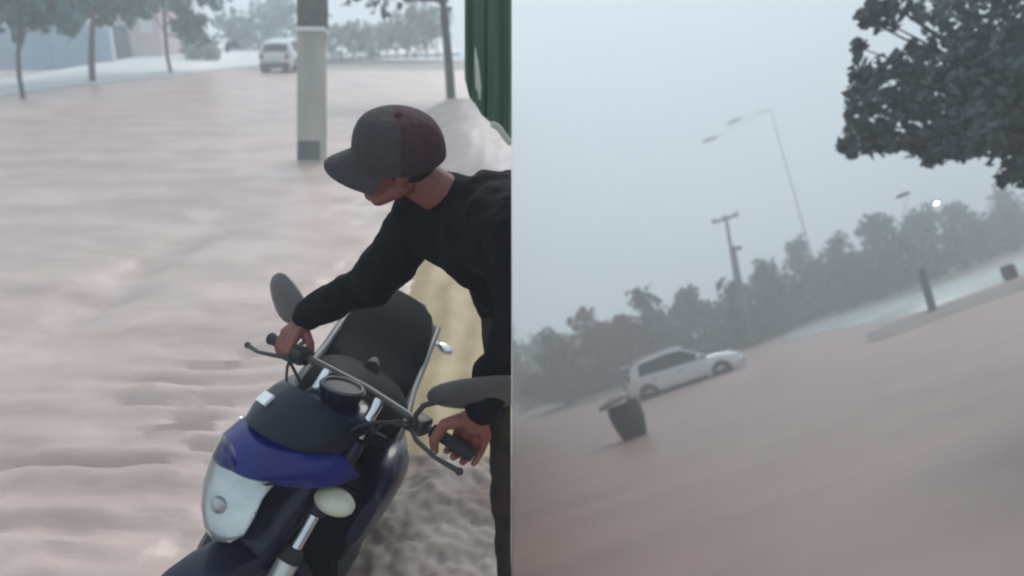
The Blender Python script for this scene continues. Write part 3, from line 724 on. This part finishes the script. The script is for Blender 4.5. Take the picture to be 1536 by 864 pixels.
# cap
capb = MB(); rings = []
for i in range(9):
    t = i / 8; ph = t * math.pi / 2 * .97; ring = []
    for k in range(36):
        a = 2 * math.pi * k / 36
        pan = 1 + .018 * abs(math.sin(3 * a))
        r_ = math.cos(ph) ** .52
        ring.append(hd + HR @ Vector((-.012 + .126 * r_ * math.cos(a) * pan - .008 * t, .104 * r_ * math.sin(a) * pan, .008 + .122 * math.sin(ph) + .012 * math.cos(a) * math.sin(2 * ph))))
    rings.append(ring)
capb.loft(rings)
cap = capb.build('cap', 'cap_front', person, cut='L', base=pbase)
cap.data.materials.append(MATS['cap_back'])
for p_ in cap.data.polygons:
    l_ = HR.transposed() @ (p_.center + pbase - hd)
    if l_.x < -.015: p_.material_index = 1
bri = MB(); rings = []
for i in range(7):
    t = i / 6; ring = []
    for k in range(17):
        a = -1.15 + 2.3 * k / 16
        rx = .106 + .082 * t * math.cos(a * .75); ry = .098 + .022 * t
        ring.append((rx * math.cos(a), ry * math.sin(a), .024 - .030 * t - .028 * math.sin(a) ** 2 * (1 + .2 * t)))
    rings.append(ring)
top = [[hd + HR @ Vector(v) for v in r] for r in rings]; bot = [[hd + HR @ (Vector(v) - Vector((0, 0, .005))) for v in r] for r in rings[::-1]]
bri.loft(top + bot + [top[0]], cap=False, closed=False)
bri.build('brim', 'cap_front', cap, cut='L', base=pbase)
MB().ell(hd + HR @ Vector((-.02, 0, .132)), (.010, .010, .006), R=HR, n=10, m=6).build('button', 'cap_back', cap, cut='L', base=pbase)

# ------------------------------------------------------------------ green tarpaulin hanging at the right of the street
tz = 4.2
tl0 = camL(697, 60, tz); root = thing('tarpaulin', 'dark green tarpaulin hanging in folds at the right above the cap wearer', 'tarpaulin', ML @ T(tl0))
tb = MB(); low = [(697, 118), (704, 146), (714, 158), (722, 172), (736, 184), (748, 190), (758, 205), (768, 216)]
def low_y(px):
    for (a, b1), (c_, d) in zip(low, low[1:]):
        if px <= c_: return b1 + (d - b1) * (px - a) / (c_ - a)
    return low[-1][1]
cols = []
for k in range(46):
    px = 697 + 71.5 * k / 45; fold = .022 * math.sin(k * .42) + .008 * math.sin(k * 1.3 + 1)
    colm = []
    for j in range(16):
        py = -140 + (low_y(px) + 140) * j / 15
        colm.append(camL(px, py, tz + fold * (.5 + .5 * j / 15) + .25 * (k / 45)))
    cols.append(colm)
rev = [[v + Vector((.004, .03, 0)) for v in c_] for c_ in cols[::-1]]
tb.loft(cols + rev + [cols[0]], cap=False, closed=False)
tb.build('sheet', 'tarp_green', root, base=tl0, cut='L')
hem = [camL(px, low_y(px) + 1, tz - .03 + .25 * (px - 697) / 71) for px in range(738, 768, 4)]
MB().tube(hem, .018, 6).build('hem', 'tarp_edge', root, base=tl0, cut='L')
MB().tube([camL(706, 30, tz + .06), camL(714, 90, tz + .05), camL(717, 130, tz + .05), camL(719, 150, tz + .06)], [.006, .012, .018, .006], 8).build('rope', 'tarp_edge', root, base=tl0, cut='L')

# foam and broken water piled round the motorcycle
rng = random.Random(4)
def foam_h(x, y): return .05 * noise.noise((x * 4.5, y * 5, 3.)) + .03 * abs(noise.noise((x * 9, y * 10, 6.))) + .014 * noise.noise((x * 24, y * 26, 2.))
b = MB(); N = 70; vs = []
for i in range(N):
    for k in range(N):
        x = -.84 + .836 * k / (N - 1); y = 2.15 + 1.33 * i / (N - 1)
        ed = min(1, 4 * k / N) * min(1, 5 * (1 - i / N))
        vs.append((x, y, -.06 + ed * (.20 + foam_h(x, y))))
fs = [(i * N + k, i * N + k + 1, (i + 1) * N + k + 1, (i + 1) * N + k) for i in range(N - 1) for k in range(N - 1)]
MB().add(vs, fs).build('churned_water', 'foam', M=ML, kind='structure')

# ------------------------------------------------------------------ the road side
def road_h(x, y): return .03 * fbm(x * .5, y * .9, 2.) / (1 + (y / 30) ** 2) + .02 * fbm(x * 1.6, y * 2.4, 5.) / (1 + (y / 8) ** 2)
ys = 1.0 * (120 / 1.0) ** np.linspace(0, 1, 170); NU = 120; vs = []
for y in ys:
    for k in range(NU):
        x = -4 - y * .45 + (k / (NU - 1)) * (8 + y * 1.5); vs.append((x, y, road_h(x, y)))
fs = [(i * NU + k, i * NU + k + 1, (i + 1) * NU + k + 1, (i + 1) * NU + k) for i in range(len(ys) - 1) for k in range(NU - 1)]
MB().add(vs, fs).build('road_flood', 'road_water', kind='structure', cut='R')
MB().add([(-70, -1, -1.2), (140, -1, -1.2), (140, 190, -1.2), (-70, 190, -1.2)], [(0, 1, 2, 3)]).build('riverbed', 'bank_earth', kind='structure')
# far bank: shore polyline in the picture, grass ground behind
def strip(name, m, line, z0, z1, depth, ramp):
    vs = []; fs = []
    for i_, (px, py) in enumerate(line):
        p = groundR(px, py); d = Vector((p.x, p.y, 0)).normalized()
        a = Vector((p.x, p.y, -.16 if ramp and i_ == 0 else 0)); vs += [a + Vector((0, 0, -.2)), a + d * .5 + Vector((0, 0, z0)), a + d * depth + Vector((0, 0, z1))]
    for i in range(len(line) - 1):
        for k in range(2): fs.append((i * 3 + k, i * 3 + k + 1, i * 3 + 4 + k, i * 3 + 3 + k))
    return MB().add(vs, fs).build(name, m, kind='structure', cut='R')
strip('far_bank', 'bank_earth', [(700, 655), (768, 634), (830, 618), (900, 600), (1000, 566), (1110, 526), (1180, 503), (1250, 480), (1370, 441), (1536, 376), (1650, 335)], .12, 2.0, 70, 0)
strip('wet_road', 'wet_road', [(1180, 512), (1250, 497), (1330, 482), (1400, 461), (1470, 436), (1536, 412), (1640, 370)], .05, .10, 20, 0)

strip('verge', 'verge_mud', [(1285, 522), (1340, 506), (1400, 483), (1470, 458), (1536, 436), (1640, 398)], .12, .10, 6, 1)

def shore_tree(px, py_b, py_t, wpx, label, seed, lm='leaf_far', extra=4., n=4600, cat='tree'):
    rng = random.Random(seed); g = groundR(px, py_b); d = Vector((g.x, g.y, 0)).normalized(); g = g + d * extra; g.z = .15
    z = (g - CAM).dot(M3 @ Vector((0, 0, -1))); hh = (py_b - py_t) / F * z * 1.02; wd = wpx / F * z / 2
    lean = Vector((-.02 * hh, 0, 0))
    path = [g - Vector((0, 0, .3)), g + Vector((0, 0, hh * .3)), g + Vector((rng.uniform(-.2, .2), 0, hh * .6)), g + lean + Vector((0, 0, hh * .85))]
    bl = []
    for i in range(11):
        t = rng.uniform(.12, .86); rr_ = wd * (1.0 - .55 * abs(t - .4)) * rng.uniform(.35, .62)
        a = rng.uniform(0, 6.28); q = wd * rng.uniform(.2, .75) * (1 - .5 * t)
        bl.append((g + Vector((q * math.cos(a), q * math.sin(a), hh * t)), min(rr_, hh * .3)))
    bl.append((g + Vector((0, 0, hh * .86)), min(wd * .4, hh * .16)))
    for i in range(6): bl.append((g + (M3 @ Vector((1, 0, 0))) * wd * (i - 2.5) * .45 + Vector((0, 0, hh * rng.uniform(.08, .30))), hh * .19))
    return tree('shore_tree', MR, path, [.22, .17, .12, .06], bl, label, cat, 'trees along the far shore', 'R', n=n, L=.36, W=.23, lm=lm, seed=seed + 100)
ST = [(795, 622, 480, 110, 'green shore tree touching the left border of the lake view', 'leaf_far'),
      (858, 610, 492, 90, 'low rounded shore tree left of the reddish tree', 'leaf_far'),
      (918, 592, 464, 92, 'reddish brown tree behind the dark bin', 'leaf_red'),
      (962, 576, 470, 70, 'dull rust tinged tree over the rear of the white SUV', 'leaf_red'),
      (1005, 562, 424, 100, 'tall green shore tree above the roof of the white SUV', 'leaf_far'),
      (1062, 542, 432, 95, 'dark shore tree above the bonnet of the white SUV', 'leaf_far'),
      (1125, 522, 420, 90, 'shore tree behind the T shaped wooden pole', 'leaf_far'),
      (1180, 502, 392, 95, 'shore tree just right of the T shaped wooden pole', 'leaf_far'),
      (1240, 482, 356, 90, 'taller hazy shore tree below the tall lamp post', 'leaf_far'),
      (1295, 465, 350, 90, 'hazy shore tree left of the short lamp post', 'leaf_far'),
      (1350, 447, 326, 95, 'hazy shore tree directly behind the short lamp post', 'leaf_far'),
      (1410, 424, 318, 95, 'hazy shore tree right of the short lamp post', 'leaf_far'),
      (1468, 402, 306, 95, 'hazy shore tree left of the small dark barrel', 'leaf_far'),
      (1530, 378, 284, 95, 'faint shore tree at the right edge above the barrel', 'leaf_far')]
for i, (px, b1, t1, wp_, lab, lm) in enumerate(ST): shore_tree(px, b1, t1, wp_, lab, 40 + i, lm, extra=2.5 + (i % 3) * 2.0 + (8 if i > 7 else 0))

rng = random.Random(8); bl = []
line = [(700, 640, 500), (800, 614, 492), (900, 588, 480), (1000, 560, 445), (1100, 528, 432), (1200, 494, 392), (1300, 462, 362), (1400, 428, 328), (1536, 376, 292), (1620, 345, 270)]
for (xa, ya, ta), (xb, yb, tb_) in zip(line, line[1:]):
    for j in range(9):
        t = (j + rng.random()) / 9; g = groundR(xa + (xb - xa) * t, ya + (yb - ya) * t); d = Vector((g.x, g.y, 0)).normalized(); g = g + d * rng.uniform(2, 7); g.z = 0
        z = (g - CAM).dot(M3 @ Vector((0, 0, -1))); hh = ((ya + (yb - ya) * t) - (ta + (tb_ - ta) * t)) / F * z * rng.uniform(.55, .85)
        for q in (.15, .42, .72, .95): bl.append((g + Vector((rng.uniform(-.6, .6), rng.uniform(-.6, .6), hh * q)), hh * rng.uniform(.16, .26)))
blob_crown(rng, bl, 42000, .36, .24).build('thicket', 'leaf_far', kind='stuff', cut='R', smooth=False)

# white SUV
gc = groundR(1030, 577); z = (gc - CAM).dot(M3 @ Vector((0, 0, -1))); k = 178 * z / F / 4.4
dv = Vector((M3 @ Vector((1, 0, 0))).xy.to_3d()).normalized(); yaw = math.atan2(dv.y, dv.x) - math.radians(9)
car = make_car('suv', 'white SUV with dark windows driving right through the flooded road', T(gc) @ Rz(yaw) @ Matrix.Rotation(math.radians(0.2), 4, 'Y') @ Matrix.Diagonal((k, k, k * 1.04, 1)) @ T((-2.2, 0, -.22)), L=4.4, Wd=1.8)
MB().tube([(.5, .52, 1.56), (1.0, .55, 1.63), (2.1, .55, 1.62), (2.5, .5, 1.53)], .02, 6).build('roof_rail', 'alloy', car)
MB().tube([(.5, -.52, 1.56), (1.0, -.55, 1.63), (2.1, -.55, 1.62), (2.5, -.5, 1.53)], .02, 6).build('roof_rail', 'alloy', car)
MB().box((.28, 0, 1.49), (.34, 1.05, .04), bev=.015).build('spoiler', 'white_paint', car)

# dark bin half sunk in the water
g = groundR(953, 655); z = (g - CAM).dot(M3 @ Vector((0, 0, -1))); k = .86 * z / F
root = thing('litter_bin', 'dark grey bin with its lid ajar standing in the water near the SUV', 'bin', T(g) @ Matrix.Rotation(-.05, 4, 'Y'))
def rrect(wx, wy, zz, n=6, cr=.25):
    r = []
    for cx, cy, a0 in ((1, 1, 0), (-1, 1, 90), (-1, -1, 180), (1, -1, 270)):
        for j in range(n):
            a = math.radians(a0 + 90 * j / (n - 1)); q = cr * wx
            r.append(Vector((cx * (wx - q) + q * math.cos(a), cy * (wy - q) + q * math.sin(a), zz)))
    return r
hh = 58 * k
o = MB().loft([rrect(16 * k, 15 * k, -.3, 6, .7), rrect(24 * k, 22 * k, hh * .12, 6, .9), rrect(29 * k, 26 * k, hh * .5, 6, .9), rrect(30 * k, 27 * k, hh * .85, 6, .9), rrect(27 * k, 24 * k, hh + .02, 6, .9)]).build('bin_body', 'bin_grey', root)
MB().torus((0, 0, 0), 1, .03, axis='z').xf(T((0, 0, hh + .02)) @ Matrix.Diagonal((29 * k, 24 * k, 1, 1))).build('rim', 'dark_plastic', root)
lid = MB().loft([rrect(27 * k, 24 * k, 0), rrect(27 * k, 24 * k, .05), rrect(22 * k, 19 * k, .11)]).xf(T((-14 * k, 0, hh + .12)) @ Matrix.Rotation(-.12, 4, 'Y')).build('lid', 'grey_panel', root)
MB().tube([(-.12, 0, 0), (-.09, 0, .05), (.09, 0, .05), (.12, 0, 0)], .015, 6).xf(T((-14 * k, 0, hh + .23))).build('handle', 'dark_plastic', lid)
MB().box((17 * k, 0, hh * .82), (.1, 30 * k, .06), bev=.015).build('handle', 'dark_plastic', root)

# poles
def post(px0, py0, px1, py1):
    g = groundR(px0, py0); z = (g - CAM).dot(M3 @ Vector((0, 0, -1))); return g, camR(px1, py1, z), z
g, t, z = post(1121, 522, 1089, 328); k = z / F
root = thing('wooden_pole', 'T shaped wooden power pole with a crossarm behind the SUV bonnet', 'pole', T(g))
dirv = (t - g)
MB().tube([Vector((0, 0, -.5)), Vector((0, 0, 0)), dirv * .5, dirv], [4.2 * k, 4 * k, 3.2 * k, 2.4 * k], 10).build('post', 'pole_grey', root)
cr = camR(1107, 322, z) - g; cl = camR(1069, 334, z) - g
MB().tube([cl, (cl + cr) / 2, cr], 2.6 * k, 8).build('crossarm', 'pole_grey', root)
for f_ in (.04, .5, .97):
    MB().tube([cl.lerp(cr, f_), cl.lerp(cr, f_) + Vector((0, 0, .12)), cl.lerp(cr, f_) + Vector((0, 0, .28))], [1.2 * k, 2.4 * k, 1.2 * k], 8).build('insulator', 'dark_plastic', root)
MB().tube([camR(1098, 372, z) - g, camR(1112, 372, z) - g], 3.2 * k, 8).build('bracket', 'dark_plastic', root)
g2, t2, z2 = post(1128, 520, 1101, 372); k2 = z2 / F
root = thing('stay_pole', 'second slimmer pole leaning beside the T shaped wooden pole', 'pole', T(g2))
MB().tube([Vector((0, 0, -.5)), (t2 - g2) * .5, t2 - g2], [3.6 * k2, 3.2 * k2, 2.6 * k2], 8).build('post', 'pole_grey', root)
MB().tube([(t2 - g2) * .98, (t2 - g2) * .98 + Vector((0, 0, .15))], [3.2 * k2, 2 * k2], 8).build('cap', 'dark_plastic', root)

def lamp_post(name, label, base, top, heads, wid, lit=None, collar=None):
    g, t, z = post(*base, *top); k = z / F
    root = thing(name, label, 'street lamp', T(g), None)
    MB().tube([Vector((0, 0, -.5)), (t - g) * .4, t - g], [wid * k, wid * .8 * k, wid * .4 * k], 10).build('post', 'galvanised', root)
    if collar:
        c0 = camR(*collar, z) - g
        MB().tube([Vector((0, 0, -.5)), c0 * .9, c0], [6.5 * k, 5.5 * k, wid * k], 12).build('pedestal', 'pole_grey', root)
    for i, (hx0, hy0, hx1, hy1) in enumerate(heads):
        a = camR(hx0, hy0, z) - g; b_ = camR(hx1, hy1, z) - g; tp = t - g
        MB().tube([tp, tp.lerp(b_, .5) + Vector((0, 0, .03 * (b_ - tp).length)), b_], [.7 * k, .5 * k, .4 * k], 6).build('arm', 'galvanised', root)
        hd_ = MB().tube([a, a.lerp(b_, .25), a.lerp(b_, .7), b_], [1.0 * k, 2.8 * k, 2.6 * k, 1.2 * k], 10).build('lamp_head', 'dark_plastic', root)
        if lit == i:
            MB().ell(a.lerp(b_, .5) + Vector((0, 0, -1.6 * k)), (4.5 * k, 3.5 * k, 2.6 * k)).build('lamp_lens', 'lamp_glow', hd_)
    return root
lg = bpy.data.materials.new('lamp_glow'); lg.use_nodes = True; pb = lg.node_tree.nodes['Principled BSDF']
pb.inputs['Emission Color'].default_value = (.92, .97, 1, 1); pb.inputs['Emission Strength'].default_value = 4.0; pb.inputs['Base Color'].default_value = (.9, .9, .9, 1); MATS['lamp_glow'] = lg
lamp_post('street_lamp', 'tall faint street lamp with two arms reaching left into the mist', (1240, 464), (1156, 164), [(1090, 186, 1113, 177), (1053, 213, 1077, 205)], 1.8)
lamp_post('street_lamp', 'short street lamp with one lit head and a thick dark foot on the shore', (1397, 470), (1352, 335), [(1344, 297, 1364, 288), (1396, 305, 1411, 301)], 2.6, lit=1, collar=(1383, 402))
# small dark barrel on the wet road
g = groundR(1518, 418); z = (g - CAM).dot(M3 @ Vector((0, 0, -1))); k = z / F
root = thing('barrel', 'small dark barrel on the wet road at the right edge', 'barrel', T(g))
MB().tube([(0, 0, -.1), (0, 0, 3 * k), (0, 0, 11 * k), (0, 0, 19 * k), (0, 0, 21 * k)], [9 * k, 9.6 * k, 10.6 * k, 9.8 * k, 9 * k], 18).build('drum', 'bin_grey', root)
for f_ in (6, 15): MB().torus((0, 0, f_ * k), 10.3 * k, .8 * k, axis='z', n=24, m=6).build('hoop', 'dark_plastic', root)
MB().tube([(0, 0, 21 * k), (0, 0, 22 * k)], [8.6 * k, 8 * k], 18).build('lid', 'dark_plastic', root)

# ------------------------------------------------------------------ foreground tree at the upper right
rng = random.Random(77); Z = 9.5
BL = [(1405, 125, 88), (1490, 60, 100), (1460, 130, 95), (1535, 130, 120), (1340, 8, 40), (1316, 26, 20), (1330, 190, 48), (1295, 205, 30), (1298, 140, 30), (1345, 135, 55), (1290, 170, 24), (1400, 195, 52),
      (1440, 195, 46), (1412, 5, 48), (1300, 105, 24), (1362, 92, 28), (1500, 190, 55), (1388, 225, 16), (1412, 222, 18), (1437, 222, 16), (1480, 215, 22), (1530, 225, 36), (1600, 160, 140), (1600, 40, 150), (1520, 255, 14), (1272, 216, 12), (1296, 28, 10), (1285, 70, 9), (1508, 268, 9), (1530, 270, 11), (1398, 240, 9), (1275, 232, 9), (1365, 215, 22), (1320, 212, 30)]
blobs = [(camR(x, y, Z + rng.uniform(-.6, 1.6)), r * Z / F) for x, y, r in BL]
gt = groundR(1700, 900); gt = Vector((camR(1690, 300, Z + .8).x, camR(1690, 300, Z + .8).y, 0))
root = thing('foreground_tree', 'big dark broad leaved tree hanging into the upper right corner', 'tree', T(gt))
fork = camR(1660, 250, Z + .8); tr = MB()
tr.tube([gt - Vector((0, 0, .4)), gt.lerp(fork, .5) + Vector((.06, 0, 0)), fork, fork + Vector((.1, .1, 1.5))], [.26, .21, .17, .09], 12)
for c, r in blobs:
    if r > .3: tr.tube([fork, fork.lerp(c, .5) + Vector((0, 0, .15)), c], [.07, .045, .012], 7)
    else: tr.tube([fork.lerp(c, .6) + Vector((0, 0, .2)), c], [.025, .006], 5)
tr.build('trunk', 'bark', root, base=gt, cut='R')
b = MB(); tot = sum(r * r for _, r in blobs)
for c, r in blobs:
    for _ in range(int(8600 * r * r / tot) + 6):
        v = Vector((rng.gauss(0, 1), rng.gauss(0, 1), rng.gauss(0, 1))).normalized() * r * rng.random() ** .42
        q = c + v
        # natural holes where the sky shows between leaf sprays
        if noise.noise(q * 4.2) < -.16 and r > .2: continue
        k_ = rng.uniform(.7, 1.25)
        b.add(leaf_quad(rng, q, .145 * k_, .085 * k_), LF)
b.build('crown', 'leaf', root, base=gt, cut='R', smooth=False)['kind'] = 'stuff'
lm_ = bpy.data.meshes.new('leaf'); lm_.from_pydata([tuple(v) for v in leaf_quad(rng, Vector((0, 0, 0)), .19, .115, Vector((1, 0, 0)), Vector((0, 0, 1)))], [], LF); lm_.materials.append(MATS['leaf'])
edge = [bb_ for bb_ in blobs if bb_[1] < .48]
right_w = RIGHT; up_w = M3 @ Vector((0, 1, 0))
for i in range(230):
    c, r = rng.choice(edge); a = rng.uniform(0, 6.28)
    q = c + (right_w * math.cos(a) + up_w * math.sin(a)) * r * rng.uniform(.75, 1.12) + (M3 @ Vector((0, 0, 1))) * rng.uniform(-.2, .3) * r
    o = bpy.data.objects.new('leaf', lm_); col.objects.link(o); o.parent = root
    o.matrix_local = T(q - gt) @ Matrix.Rotation(rng.uniform(0, 6.28), 4, Vector((rng.gauss(0, 1), rng.gauss(0, 1), rng.gauss(0, 1))).normalized())

# ------------------------------------------------------------------ rainy haze over the whole place
hz = bpy.data.materials.new('haze'); hz.use_nodes = True; n = hz.node_tree.nodes
for q in list(n):
    if q.type == 'BSDF_PRINCIPLED': n.remove(q)
pv = n.new('ShaderNodeVolumePrincipled'); pv.inputs['Color'].default_value = (.85, .91, .945, 1); pv.inputs['Density'].default_value = .0100; pv.inputs['Anisotropy'].default_value = .2
hz.node_tree.links.new(pv.outputs[0], n['Material Output'].inputs['Volume']); MATS['haze'] = hz
MB().box((20, 70, 20), (240, 260, 88)).build('haze', 'haze', kind='stuff', smooth=False)
